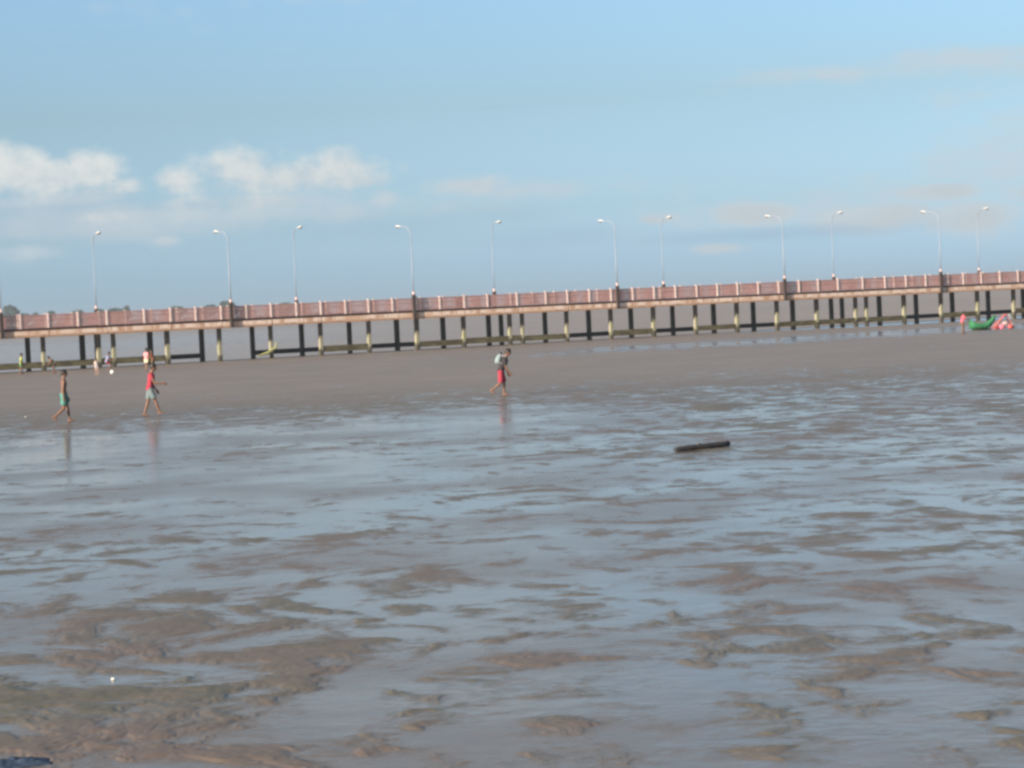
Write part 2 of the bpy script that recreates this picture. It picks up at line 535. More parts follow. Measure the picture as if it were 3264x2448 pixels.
# ------------------------------------------------------------------ pier
P0 = at_depth(366, 1172, 171.0); P1 = at_depth(3232, 1010, 211.0)
U = Vector((P1.x - P0.x, P1.y - P0.y, 0)); LEN = U.length / 20.56; U.normalize()
TH = math.atan2(U.y, U.x)
V_ = Vector((-U.y, U.x, 0))
ORG = Vector((P0.x, P0.y, 0))
BAY = LEN


def along(px, py, ly):
    """distance along the pier of the thing seen at a pixel in the vertical plane at local y = ly"""
    d = ray(px, py)
    o = ORG + V_ * ly
    C = Vector((0, 0, CAM_H))
    t = (o - C).dot(V_) / d.dot(V_)
    p = C + d * t
    return (p - ORG).dot(U), p.z


WROW = 3.3
Y0D, Y1D = -0.80, WROW + 0.80
ZF0, ZF1, ZR0, ZR1 = 2.36, 2.80, 2.99, 3.88

# --- materials
def pile_material():
    m, nt, b = new_mat('pile_concrete')
    geo = N(nt, 'ShaderNodeNewGeometry')
    sep = N(nt, 'ShaderNodeSeparateXYZ'); L(nt, geo.outputs['Position'], sep.inputs[0])
    n = noise_(nt, geo.outputs['Position'], 3.0, 5, 0.6)
    conc = mixc(nt, maprange(nt, n, .35, .65), (0.15, 0.12, 0.10), (0.09, 0.075, 0.065))
    alg = mixc(nt, maprange(nt, n, .4, .62), (0.31, 0.31, 0.19), (0.35, 0.32, 0.25))
    zz = math_(nt, 'ADD', sep.outputs[2], math_(nt, 'MULTIPLY', math_(nt, 'SUBTRACT', n, .5), 1.0))
    c = mixc(nt, maprange(nt, zz, 1.15, 1.6), alg, conc)
    c = mixc(nt, maprange(nt, zz, 0.30, 0.62), (0.075, 0.068, 0.05), c)
    L(nt, c, b.inputs['Base Color']); b.inputs['Roughness'].default_value = 0.75; b.inputs['Specular IOR Level'].default_value = 0.25
    return m


def fascia_material():
    m, nt, b = new_mat('stained_concrete_edge')
    geo = N(nt, 'ShaderNodeNewGeometry')
    tc = N(nt, 'ShaderNodeTexCoord')
    sep = N(nt, 'ShaderNodeSeparateXYZ'); L(nt, geo.outputs['Position'], sep.inputs[0])
    mp = N(nt, 'ShaderNodeMapping'); mp.inputs['Scale'].default_value = (1.0, 1.0, 0.25)
    L(nt, tc.outputs['Object'], mp.inputs['Vector'])
    n = noise_(nt, mp.outputs[0], 1.5, 5, 0.7)
    n2 = noise_(nt, tc.outputs['Object'], 0.35, 3, 0.5)
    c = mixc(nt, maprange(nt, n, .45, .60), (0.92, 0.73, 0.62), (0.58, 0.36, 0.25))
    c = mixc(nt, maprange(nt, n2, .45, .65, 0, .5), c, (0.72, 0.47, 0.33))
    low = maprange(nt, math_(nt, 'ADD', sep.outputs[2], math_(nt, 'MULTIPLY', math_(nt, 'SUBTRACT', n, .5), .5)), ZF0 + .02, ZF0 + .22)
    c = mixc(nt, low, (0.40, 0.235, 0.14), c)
    L(nt, c, b.inputs['Base Color']); b.inputs['Roughness'].default_value = 0.8; b.inputs['Specular IOR Level'].default_value = 0.2
    return m


M_pile = pile_material()
M_fascia = fascia_material()
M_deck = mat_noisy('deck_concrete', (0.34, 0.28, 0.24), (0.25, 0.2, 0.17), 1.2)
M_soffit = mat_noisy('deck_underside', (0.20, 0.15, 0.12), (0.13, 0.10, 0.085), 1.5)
M_darkpile = mat_noisy('shade_painted_pile', (0.085, 0.075, 0.068), (0.055, 0.05, 0.048), 2.5, 0.6, 0.3)  # far-row piles: the deck's shade is painted into this dark colour
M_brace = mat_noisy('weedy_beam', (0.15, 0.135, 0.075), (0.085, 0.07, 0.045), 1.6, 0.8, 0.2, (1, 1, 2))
M_brace_dark = mat_noisy('shade_painted_beam', (0.06, 0.055, 0.055), (0.04, 0.038, 0.04), 1.6, 0.7, 0.25)  # shaded copy of the beam, under-deck darkness put into its colour
M_weed = mat_noisy('green_weed', (0.38, 0.40, 0.17), (0.30, 0.27, 0.14), 3, 0.8, 0.2)
M_post = mat_noisy('post_paint', (0.74, 0.61, 0.58), (0.62, 0.48, 0.45), 4, 0.6, 0.3)
M_rail = mat_noisy('rail_paint', (0.50, 0.305, 0.29), (0.42, 0.245, 0.235), 3, 0.6, 0.3)
M_curb = mat_noisy('curb_painted_shade', (0.085, 0.04, 0.036), (0.055, 0.03, 0.028), 2, 0.8, 0.2)  # dark maroon stands in for the shade below the rail

pier = empty('pier', ORG, TH)
tag(pier, 'long concrete pier on weedy piles with pink railings, crossing the whole view', 'pier')

nlist = [n for n in range(-6, 9)] + [n + 0.28 for n in range(8, 17)] + [n + 0.56 for n in range(16, 26)]
nlist = [n for n in nlist if n < 0] + nlist[nlist.index(0):]
nlist = sorted(set([n - 0.28 for n in range(-6, 1)] + [n for n in nlist if n >= 0]))
XP = [n * BAY for n in nlist]
X0, X1 = XP[0] - 1.5, XP[-1] + 1.5


def skipset(n): return n


front_missing = [(1, 2), (2, 3), (3, 4), (5, 6), (9.28, 10.28), (11.28, 12.28), (13.28, 14.28), (17.56, 18.56), (19.56, 20.56), (21.56, 22.56)]
# pile tops carry the caps
for n, x in zip(nlist, XP):
    a = random.uniform(-.03, .03); wd = 0.145 + random.uniform(-.012, .012)
    m1 = MB(); m1.cbox(x - wd + a, x + wd + a, -wd, wd, -0.9, ZF0 + 0.028, 0.03)
    m1.build('pile', M_pile, pier)
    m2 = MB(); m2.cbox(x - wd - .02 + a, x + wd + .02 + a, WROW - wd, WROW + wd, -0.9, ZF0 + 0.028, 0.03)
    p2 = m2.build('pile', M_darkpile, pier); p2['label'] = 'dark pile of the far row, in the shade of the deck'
for i in range(len(nlist) - 1):
    na, nb = nlist[i], nlist[i + 1]
    miss = any(abs(na - a) < .01 and abs(nb - b) < .01 for a, b in front_missing)
    if not miss:
        z0 = 0.27 + random.uniform(-.04, .04)
        m1 = MB(); m1.box(XP[i] + .15, XP[i + 1] - .15, -.11, .11, z0, z0 + .40 + random.uniform(-.03, .05))
        m1.build('tie_beam', M_brace, pier)
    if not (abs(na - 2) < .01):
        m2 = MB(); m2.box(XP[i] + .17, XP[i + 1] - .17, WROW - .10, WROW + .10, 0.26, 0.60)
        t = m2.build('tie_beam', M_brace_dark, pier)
# broken weedy brace leaning against a pile
m1 = MB(); xb = along(880, 1105, 0)[0]; xa = along(820, 1138, 0)[0]
m1.tube([(xa, -.25, .25), ((xa + xb) / 2, -.2, .42), (xb - .1, -.16, .75), (xb - .02, -.155, 1.15)], [.05, .12, .10, .05], 8)
m1.build('broken_brace', M_weed, pier)

# deck slab, soffit, edge beams in lengths with open joints
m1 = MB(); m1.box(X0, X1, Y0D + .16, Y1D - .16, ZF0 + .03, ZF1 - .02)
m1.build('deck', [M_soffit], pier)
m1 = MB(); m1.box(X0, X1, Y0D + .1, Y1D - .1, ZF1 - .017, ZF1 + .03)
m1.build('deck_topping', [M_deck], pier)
# railing post stations seen in the photograph (near side)
pp = [65, 154, 249, 341, 460, 544, 624, 705, 785, 864, 945, 1023, 1101, 1175, 1251, 1329, 1402, 1480, 1554, 1648, 1740, 1809, 1879, 1948,
      2017, 2085, 2153, 2221, 2287, 2351, 2417, 2482, 2547, 2608, 2671, 2750, 2821, 2888, 2951, 3013, 3071, 3128, 3187, 3245]
PS = [along(x, 1030 - .0466 * x, Y0D + .1)[0] for x in pp]
st = BAY / 2
PSL = [PS[0] - st * k for k in range(5, 0, -1)] + PS + [PS[-1] + st * k for k in range(1, 6)]
FP = [X0 + .6 + st * k + 0.25 * st for k in range(int((X1 - X0 - 1) / st))]


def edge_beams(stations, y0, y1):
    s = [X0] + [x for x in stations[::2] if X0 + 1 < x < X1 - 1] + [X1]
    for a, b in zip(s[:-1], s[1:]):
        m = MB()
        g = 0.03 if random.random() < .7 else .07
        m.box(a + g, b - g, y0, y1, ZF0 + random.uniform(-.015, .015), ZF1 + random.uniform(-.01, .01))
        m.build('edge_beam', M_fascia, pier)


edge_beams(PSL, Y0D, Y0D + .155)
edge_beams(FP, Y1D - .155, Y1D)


def railing(stations, y, wide):
    rl = empty('railing', (0, 0, 0)); rl.parent = pier
    for x in stations:
        m = MB(); wd = wide
        m.cbox(x - wd, x + wd, y - .07, y + .07, ZF1 + .03, ZR1 + .05, .015)
        m.cbox(x - wd - .015, x + wd + .015, y - .085, y + .085, ZR1 + .05, ZR1 + .085, .015)
        m.build('post', M_post, rl)
    for a, b in zip(stations[:-1], stations[1:]):
        m = MB(); a += wide; b -= wide
        m.box(a, b, y - .035, y + .035, ZR1 - .07, ZR1)
        m.box(a, b, y - .03, y + .03, ZR0, ZR0 + .07)
        m.box(a, b, y - .028, y + .028, ZR0 + .52, ZR0 + .57)
        k = max(3, int((b - a) / .115))
        for i in range(k):
            x = a + (b - a) * (i + .5) / k
            m.box(x - .030, x + .030, y - .018, y + .018, ZR0 + .07, ZR1 - .07)
        m.build('panel', M_rail, rl)
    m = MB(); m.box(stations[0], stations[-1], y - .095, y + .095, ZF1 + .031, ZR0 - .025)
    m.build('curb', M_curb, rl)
    return rl


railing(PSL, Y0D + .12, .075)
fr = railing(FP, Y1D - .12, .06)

# ------------------------------------------------------------------ lamps
M_lpole = mat_noisy('galvanised_pole', (0.30, 0.36, 0.44), (0.26, 0.31, 0.38), 2, 0.45, 0.5)
M_lhead = mat_noisy('lamp_housing', (0.62, 0.63, 0.64), (0.54, 0.55, 0.56), 4, 0.4, 0.5)
M_ldark = mat_noisy('dark_bracket', (0.075, 0.055, 0.05), (0.045, 0.035, 0.035), 4, 0.7, 0.3)
M_lband = mat_noisy('pink_band', (0.78, 0.55, 0.50), (0.66, 0.45, 0.42), 4, 0.6, 0.3)
M_lens = mat_noisy('lamp_lens', (0.16, 0.16, 0.16), (0.12, 0.12, 0.12), 4, 0.3, 0.5)


def lamp(px, py, near, label):
    ly = Y0D - .10 if near else Y1D + .10
    x, _ = along(px, py, ly)
    base = ORG + U * x + V_ * ly
    root = empty('street_lamp', (base.x, base.y, ZF0 + .05), TH)
    tag(root, label, 'street lamp', 'lamps standing along both edges of the pier')
    s = 1 if near else -1
    zb = ZF0 + .05
    m = MB(); m.cbox(-.14, .14, -.095, .095, 0.0, 1.72, .04); m.build('bracket', M_ldark, root)
    m = MB(); m.tube([(0, 0, 1.70), (0, 0, 1.95)], .085, 10, cap=False); m.build('band', M_lband, root)
    H = 9.35 - zb if near else 9.55 - zb
    arm = 1.75 if near else 1.0
    zc = H - .85
    m = MB(); m.tube([(0, 0, 1.94), (0, 0, 3.5), (0, 0, zc)], [.055, .045, .035] if near else [.042, .034, .028], 10, cap=False); m.build('pole', M_lpole, root)
    pts = []
    for k in range(9):
        a = R(90 * k / 8)
        pts.append((0, s * (arm * .62) * (1 - math.cos(a)), zc + .72 * math.sin(a)))
    pts.append((0, s * arm * .95, zc + .76))
    m = MB(); m.tube(pts, [.042] * 5 + [.036] * 4 + [.03], 8); m.build('arm', M_lpole, root)
    # cobra head: flattened, pointed towards the arm
    hd = MB(); yh = s * arm
    tilt = .10
    secs = []
    for t, rw, rh in ((-.16, .05, .04), (-.05, .085, .055), (.13, .135, .075), (.32, .15, .08), (.46, .12, .065), (.54, .05, .035)):
        secs.append(((0, yh + s * t, zc + .77 + t * tilt), (rw, 0, 0), (0, 0, rh)))
    hd.loft(secs, 14); h = hd.build('lamp_head', M_lhead, root)
    ln = MB(); ln.ball((0, yh + s * .32, zc + .72), .13, .2, .06); ln.build('lens', M_lens, h)
    return root


near_l = [(2, 985, 'lamp post at the left end of the near railing, cut by the picture edge'),
          (735, 955, 'curved lamp post rising from the near railing before the round distant tree'),
          (1318, 932, 'curved near-side lamp post just left of the brown cabinet on the deck'),
          (1967, 905, 'curved near-side lamp post in the middle stretch of pier right of the stooping walker'),
          (2501, 893, 'curved near-side lamp post above the second group of closely paired piles'),
          (2999, 875, 'curved near-side lamp post just left of the green boat')]
far_l = [(306, 975, 'thin lamp post on the far railing above the child in lavender'),
         (944, 945, 'thin far-side lamp post between the round tree and the broken weedy brace'),
         (1575, 925, 'thin far-side lamp post above the stooping walker with the pale bag'),
         (2115, 903, 'thin far-side lamp post standing above the dark log on the mud'),
         (2658, 893, 'faint far-side lamp post over the right-hand expansion joint of the pier'),
         (3121, 868, 'thin far-side lamp post directly above the green boat')]
for a in near_l: lamp(a[0], a[1], True, a[2])
for a in far_l: lamp(a[0], a[1], False, a[2])

# brown cabinet on the deck behind the near railing
xcab, _ = along(1463, 962, 0.1)
cb = ORG + U * xcab + V_ * 0.0
ct = empty('cabinet', (cb.x, cb.y, ZF1 + .03), TH)
tag(ct, 'brown upright cabinet standing on the deck behind the near railing', 'cabinet')
m = MB(); m.cbox(-.26, .26, -.2, .2, .06, .92, .03); m.build('case', mat_noisy('cabinet_brown', (.17, .075, .055), (.12, .055, .045), 3), ct)
m = MB(); m.cbox(-.29, .29, -.23, .23, .92, .97, .03); m.cbox(-.22, .22, -.17, .17, 0, .06, .02); m.build('plinth', mat_noisy('cabinet_trim', (.12, .06, .05), (.09, .045, .04), 3), ct)
m = MB(); m.box(-.21, .21, -.212, -.203, .12, .86); dr = m.build('door', mat_noisy('cabinet_door', (.19, .085, .06), (.14, .06, .05), 3), ct)
m = MB(); m.box(.14, .17, -.24, -.213, .45, .58); m.build('handle', M_ldark, dr)

# ------------------------------------------------------------------ far bank
M_leaf = mat_noisy('far_foliage', (0.05, 0.09, 0.072), (0.07, 0.115, 0.09), 0.25, 0.8, 0.1)
M_trunk = mat_noisy('tree_bark', (0.09, 0.075, 0.06), (0.06, 0.05, 0.04), 1.0, 0.9, 0.1)
M_bank = mat_noisy('far_bank', (0.05, 0.075, 0.055), (0.08, 0.085, 0.065), 0.05, 0.9, 0.1)


def leaf_cloud(rnd, blobs_, count, size):
    vs = []; fs = []
    tot = sum(b[3] * b[4] * b[5] for b in blobs_)
    for (cx, cy, cz, rx, ry, rz) in blobs_:
        k = max(40, int(count * rx * ry * rz / tot))
        for _ in range(k):
            d = Vector((rnd.gauss(0, 1), rnd.gauss(0, 1), rnd.gauss(0, 1))).normalized() * (rnd.random() ** .45)
            p = Vector((cx + d.x * rx, cy + d.y * ry, cz + d.z * rz))
            a = Vector((rnd.gauss(0, 1), rnd.gauss(0, 1), rnd.gauss(0, 1))).normalized()
            b = a.orthogonal().normalized(); s = size * rnd.uniform(.6, 1.3)
            a *= s; b *= s * .7
            i = len(vs); vs += [p - a, p + b, p + a, p - b]; fs.append((i, i + 1, i + 2, i + 3))
    return vs, fs


YT = 1500.0


def far_tree(px, py_top, wpx, label, seed, tall=False):
    rnd = random.Random(seed)
    top = at_depth(px, py_top - 1, YT)
    ppm = FPX / YT
    h = top.z + .06; wd = wpx * 1.25 / ppm / 2
    root = empty('far_tree', (top.x, YT, 0.3))
    tag(root, label, 'tree', 'trees on the far river bank')
    h -= .3
    m = MB(); m.tube([(0, 0, -.3), (.1, 0, h * .4), (.25, 0, h * .75)], [.4, .3, .12], 8)
    for k in range(5):
        a = rnd.uniform(0, 6.28)
        m.tube([(.12, 0, h * .45), (math.cos(a) * wd * .5, math.sin(a) * wd * .5, h * rnd.uniform(.6, .8))], [.16, .06], 6)
    m.build('trunk', M_trunk, root)
    bl = []
    for k in range(9):
        a = rnd.uniform(0, 6.28); q = rnd.random() ** .5
        zz = h * rnd.uniform(.45, .82)
        rr = wd * rnd.uniform(.35, .55)
        bl.append((math.cos(a) * q * (wd - rr), math.sin(a) * q * (wd - rr), zz, rr, rr, min(h * .2, rr)))
    bl.append((0, 0, h - wd * .4 if wd < h * .6 else h * .8, wd * .5, wd * .5, min(wd * .4, h * .2)))
    vs, fs = leaf_cloud(rnd, bl, 2600, max(.35, wd * .11))
    m = MB(); m.add(vs, fs); m.build('crown', M_leaf, root)
    return root


far_tree(34, 975, 60, 'tallest dark tree on the far bank, at the left end of the railing', 1)
far_tree(82, 1000, 55, 'low bluish tree just right of the tallest far tree', 2)
far_tree(112, 997, 30, 'small far tree seen left of the second pale railing post', 3)
far_tree(163, 991, 34, 'small pointed far tree beside the third pale railing post', 4)
far_tree(250, 990, 60, 'low spreading far tree left of the first far-side lamp post', 5)
far_tree(322, 985, 40, 'narrow far tree directly behind the first far-side lamp post', 6)
far_tree(375, 984, 70, 'broad low far tree midway between the first two lamp posts', 7)
far_tree(404, 975, 28, 'pointed far tree topping the broad low one beside it', 8)
far_tree(560, 978, 70, 'flat-topped low far tree left of the round one', 9)
far_tree(664, 974, 55, 'low far tree touching the left side of the round one', 10)
far_tree(727, 963, 66, 'round dome-shaped far tree behind the second near lamp post', 11)
far_tree(790, 975, 50, 'low far tree on the right side of the round one', 12)
far_tree(905, 968, 70, 'last low far tree to the right, fading behind the railing', 13)

rnd = random.Random(5)
bl = []
xL = at_depth(-500, 1000, YT).x; xR = at_depth(1500, 1000, YT).x
for k in range(150):
    t = rnd.random(); x = xL + (xR - xL) * t
    hh = rnd.uniform(2.2, 4.0) * (1 - .45 * t) ; ww = rnd.uniform(5, 10)
    bl.append((x, YT + 25 + rnd.uniform(-6, 30), hh * .55, ww, 6, hh))
vs, fs = leaf_cloud(rnd, bl, 26000, .9)
m = MB(); m.add(vs, fs)
tl = m.build('woodland', M_leaf); tag(tl, 'dark low woodland along the far river bank behind the railing', 'woodland', None, 'stuff')
m = MB(); m.loft([((xL - 300, YT + 60, -1), (0, 70, 0), (0, 0, 1.2)), ((xL, YT + 60, -.6), (0, 75, 0), (0, 0, 1.6)), ((xR, YT + 60, -.8), (0, 75, 0), (0, 0, 1.3)), ((xR + 500, YT + 200, -1), (0, 60, 0), (0, 0, .8))], 16)
bk = m.build('far_bank', M_bank); tag(bk, kind='structure')

# ------------------------------------------------------------------ people
def skin_mat(name, c):
    m, nt, b = new_mat(name)
    tc = N(nt, 'ShaderNodeTexCoord')
    n = noise_(nt, tc.outputs['Object'], 9.0, 3)
    L(nt, mixc(nt, maprange(nt, n, .35, .65), c, tuple(v * .85 for v in c)), b.inputs['Base Color'])
    b.inputs['Roughness'].default_value = 0.5; b.inputs['Specular IOR Level'].default_value = 0.35
    return m


M_skin = skin_mat('tan_skin', (0.21, 0.112, 0.075))
M_skin2 = skin_mat('pale_skin', (0.46, 0.28, 0.20))
M_eye = mat_noisy('eye_dark', (0.02, 0.015, 0.012), (0.03, 0.02, 0.02), 5, .3, .5)
M_lip = mat_noisy('lip', (0.26, 0.10, 0.085), (0.22, 0.08, 0.07), 5)
M_hair = mat_noisy('black_hair', (0.014, 0.012, 0.011), (0.028, 0.022, 0.02), 30, .5, .4, (1, 1, .2))


def cloth(name, a, b=None): return mat_noisy(name, a, b or tuple(v * .82 for v in a), 7, .85, .15)


def person(loc, heading, height, label, legs, lean=5, head_tilt=0, arms=((-10, 10), (15, 15)), skin=None,
           shirt=None, shorts=None, short_len=.62, sleeve=.55, hair_long=False, arm_out=(8, 8), grip=False, kid=1.0, voxel=.008, group=None):
    """forward +X, left +Y.  legs: ((hip, knee, foot), (hip, knee, foot)) for left, right in degrees"""
    s = height / 1.70
    hd = s * kid
    skin = skin or M_skin
    b = MB()
    hipL = Vector((0, .088, 0)) * s; hipR = Vector((0, -.088, 0)) * s
    th, sh, fo = .43 * s, .40 * s, .075 * s
    def d2(a): return Vector((math.sin(R(a)), 0, -math.cos(R(a))))
    L_ = []
    for hip, (f, k, ft) in ((hipL, legs[0]), (hipR, legs[1])):
        kn = hip + d2(f) * th; an = kn + d2(f - k) * sh
        fd = Vector((math.cos(R(ft)), 0, math.sin(R(ft))))     # foot direction, ft > 0 toes up
        fn = Vector((-fd.z, 0, fd.x))
        L_.append((hip, kn, an, fd, fn))
    low = min(min((an - fn * fo).z, (an + fd * .17 * s - fn * fo).z, (an - fd * .05 * s - fn * fo).z) for (_, _, an, fd, fn) in L_)
    off = Vector((0, 0, -low))
    L_ = [(h + off, k + off, a + off, fd, fn) for h, k, a, fd, fn in L_]
    pel = off.copy()
    t = Vector((math.sin(R(lean)), 0, math.cos(R(lean)))); tf = Vector((t.z, 0, -t.x))
    side = Vector((0, 1, 0))
    SH = pel + t * .50 * s
    # trunk
    def sec(h, w, dpt, fwd=0.0): return (pel + t * h * s + tf * fwd * s, side * w * s, tf * dpt * s)
    trunk = [(-.09, .10, .075, 0), (-.05, .145, .095, -.005), (.03, .155, .10, -.008), (.12, .138, .088, 0), (.20, .130, .082, .004), (.30, .148, .095, .008),
             (.40, .165, .102, .008), (.46, .165, .092, .0), (.50, .140, .075, -.004), (.535, .085, .058, 0)]
    b.loft([sec(*q) for q in trunk], 20)
    # neck + head
    ht = Vector((math.sin(R(lean * .6 + head_tilt)), 0, math.cos(R(lean * .6 + head_tilt)))); hf = Vector((ht.z, 0, -ht.x))
    nk = SH + t * .02 * s
    hc = nk + t * .06 * s + ht * .145 * hd + hf * .02 * hd
    b.tube([nk, hc - ht * .05 * hd - hf * .012 * hd], [.058 * s, .052 * hd], 12)
    RM = Matrix((hf, side, ht)).transposed()
    def hp(x, y, z): return hc + RM @ (Vector((x, y, z)) * hd)
    heads = []
    for z, rx, ry, fx in ((-.118, .022, .020, .062), (-.108, .040, .036, .050), (-.085, .066, .054, .030), (-.05, .084, .066, .012), (-.01, .093, .073, .004), (.03, .097, .077, -.002),
                          (.065, .092, .074, -.006), (.095, .070, .058, -.008), (.113, .035, .03, -.008)):
        heads.append((hp(fx, 0, z), RM @ Vector((rx * hd, 0, 0)), RM @ Vector((0, ry * hd, 0))))
    b.loft(heads, 20)
    b.tube([hp(.088, 0, .012), hp(.105, 0, -.022), hp(.108, 0, -.036)], [.010 * hd, .013 * hd, .016 * hd], 8)       # nose
    for q in (-1, 1):
        b.ball(hp(-.005, q * .076, -.012), .022 * hd, .012 * hd, .034 * hd, 10, 8, rot=RM)
    b.tube([hp(.080, -.022, -.066), hp(.092, 0, -.066), hp(.080, .022, -.066)], .009 * hd, 8)                        # lips
    # legs
    for (h, k, a, fd, fn) in L_:
        cm = k + (a - k) * .32 - (k - h).cross(side).normalized() * 0
        b.tube([h + Vector((0, 0, .01 * s)), h + (k - h) * .35, h + (k - h) * .75, k, cm, k + (a - k) * .7, a], [.083 * s, .078 * s, .060 * s, .051 * s, .053 * s, .040 * s, .034 * s], 14)
        side2 = Vector((0, 1, 0))
        heel = a - fn * .038 * s - fd * .035 * s
        fsec = []
        for tt, wv, hv in ((-.075, .018, .02), (-.06, .030, .034), (0, .036, .045), (.06, .040, .040), (.11, .044, .026), (.15, .042, .018), (.175, .030, .013)):
            c = a + fd * tt * s - fn * (fo - hv * s)
            fsec.append((c, side2 * wv * s, fn * hv * s))
        b.loft(fsec, 14)
        for q in range(5):
            yy = (-.032 + q * .016) * s
            tp = a + fd * (.16 + .012 * (1 - abs(q - 1.5) / 3)) * s - fn * (fo - .012 * s) + side2 * yy
            b.tube([tp, tp + fd * .028 * s], [.0095 * s, .008 * s], 6)
    # arms + hands
    A_ = []
    for sg, (sw, elb), out in ((1, arms[0], arm_out[0]), (-1, arms[1], arm_out[1])):
        so_ = SH - t * .045 * s + side * sg * .165 * s
        ud = Vector((math.sin(R(sw)), sg * math.sin(R(out)), -math.cos(R(sw)))).normalized()
        el_ = so_ + ud * .29 * s
        fa = sw + elb
        fdv = Vector((math.sin(R(fa)), sg * math.sin(R(out * .3)), -math.cos(R(fa)))).normalized()
        wr = el_ + fdv * .245 * s
        b.tube([so_ - side * sg * .03 * s, so_, so_ + ud * .12 * s, el_, el_ + fdv * .08 * s, wr], [.06 * s, .056 * s, .046 * s, .038 * s, .039 * s, .026 * s], 12)
        # palm faces the thigh: flat in the plane of fdv and the bend direction
        bend = Vector((math.sin(R(fa + 90)), 0, -math.cos(R(fa + 90)))).normalized()
        pn = side * -sg
        pal = [(wr, bend * .026 * s, pn * .018 * s), (wr + fdv * .03 * s, bend * .036 * s, pn * .017 * s), (wr + fdv * .075 * s, bend * .041 * s, pn * .015 * s), (wr + fdv * .095 * s, bend * .036 * s, pn * .012 * s)]
        b.loft(pal, 12)
        cl = 55 if grip else 16
        for q in range(4):
            oo = (-.028 + .0187 * q) * s
            ln = (.068, .078, .074, .058)[q] * s
            p = wr + fdv * .088 * s + bend * -oo
            dv = fdv.copy(); pts = [p]
            for g, fr in enumerate((.45, .32, .23)):
                ang = R(cl * (g + .6) * (.8 + .15 * q))
                dv = (fdv * math.cos(ang) + pn * math.sin(ang)).normalized()
                p = p + dv * ln * fr; pts.append(p)
            b.tube(pts, [.0092 * s, .0088 * s, .0082 * s, .007 * s], 8)
        tb = wr + fdv * .03 * s + bend * .03 * s
        b.tube([tb, tb + (fdv * .6 + bend * .6 + pn * .3) * .035 * s, tb + (fdv * .95 + bend * .55 + pn * .5) * .058 * s], [.0125 * s, .0105 * s, .0085 * s], 8)
        A_.append((so_, el_, wr, ud, fdv))
    me = remeshed(b, voxel * max(s, .8), 3)
    me.name = 'person'
    for mm in (skin, M_eye, M_lip): me.materials.append(mm)
    eyes = [hp(.086, .031, .008), hp(.086, -.031, .008)]; mouth = hp(.096, 0, -.066)
    for p in me.polygons:
        c = p.center
        if min((c - e).length for e in eyes) < .0145 * hd: p.material_index = 1
        elif abs((c - mouth).dot(ht)) < .012 * hd and (c - mouth).length < .028 * hd: p.material_index = 2
    me.polygons.foreach_set('use_smooth', [True] * len(me.polygons))
    o = bpy.data.objects.new('person', me); COL.objects.link(o)
    o.location = loc; o.rotation_euler = (0, 0, heading)
    tag(o, label, 'person', group or 'people on the mudflat')
    # hair cap: thick shell over the skull, lower at the nape
    hb = MB()
    hs = []
    for z, rx, ry, fx in ((-.075 if not hair_long else -.13, .055, .060, -.050), (-.03, .080, .082, -.030), (.015, .095, .087, -.018), (.05, .104, .086, -.006), (.085, .092, .076, -.008), (.115, .06, .052, -.01), (.13, .02, .02, -.012)):
        hs.append((hp(fx, 0, z), RM @ Vector((rx * hd, 0, 0)), RM @ Vector((0, ry * hd, 0))))
    hb.loft(hs, 18)
    r2 = random.Random(int(height * 1000))
    for q in range(60):
        a_ = r2.uniform(0, 6.28); e_ = r2.uniform(.1, 1.4)
        pt = hp(-.01 + .088 * math.cos(a_) * math.cos(e_), .078 * math.sin(a_) * math.cos(e_), .035 + .088 * math.sin(e_))
        hb.ball(pt, .022 * hd, .022 * hd, .016 * hd, 7, 5)
    hm = remeshed(hb, .009, 2); hm.materials.append(M_hair)
    ho = bpy.data.objects.new('hair', hm); COL.objects.link(ho); ho.parent = o
    if shirt:
        c = MB(); e = 1.11
        c.loft([(pel + t * h_ * s + tf * fw * s, side * w_ * e * s, tf * d_ * (e + .05) * s) for h_, w_, d_, fw in
                ((-.04, .160, .110, -.006), (.02, .165, .108, -.006), (.12, .15, .098, 0), (.20, .145, .094, .004), (.30, .155, .100, .008), (.40, .168, .103, .008), (.46, .166, .094, 0), (.50, .145, .079, -.004), (.53, .08, .062, 0))], 20)
        for (so_, el_, wr, ud, fdv), sg in zip(A_, (1, -1)):
            c.tube([so_ - side * sg * .05 * s, so_, so_ + (el_ - so_) * sleeve], [.072 * s, .070 * s, .062 * s], 12, cap=False)
        sm = remeshed(c, .010, 3); sm.materials.append(shirt)
        q = bpy.data.objects.new('shirt', sm); COL.objects.link(q); q.parent = o
    if shorts:
        c = MB()
        c.loft([sec(.075, .156, .104, -.003), sec(.03, .170, .112, -.008), sec(-.03, .172, .114, -.006), sec(-.08, .15, .10, 0)], 18)
        for (h, k, a, fd, fn) in L_:
            ln = (k - h)
            ext = ln * short_len
            c.tube([h + Vector((0, 0, .03 * s)), h + ext * .5, h + ext], [.098 * s, .100 * s, .102 * s], 14, cap=False)
        sm = remeshed(c, .010, 2); sm.materials.append(shorts)
        q = bpy.data.objects.new('shorts', sm); COL.objects.link(q); q.parent = o
    return o, dict(hp=hp, A=A_, SH=SH, t=t, tf=tf, pel=pel, s=s)


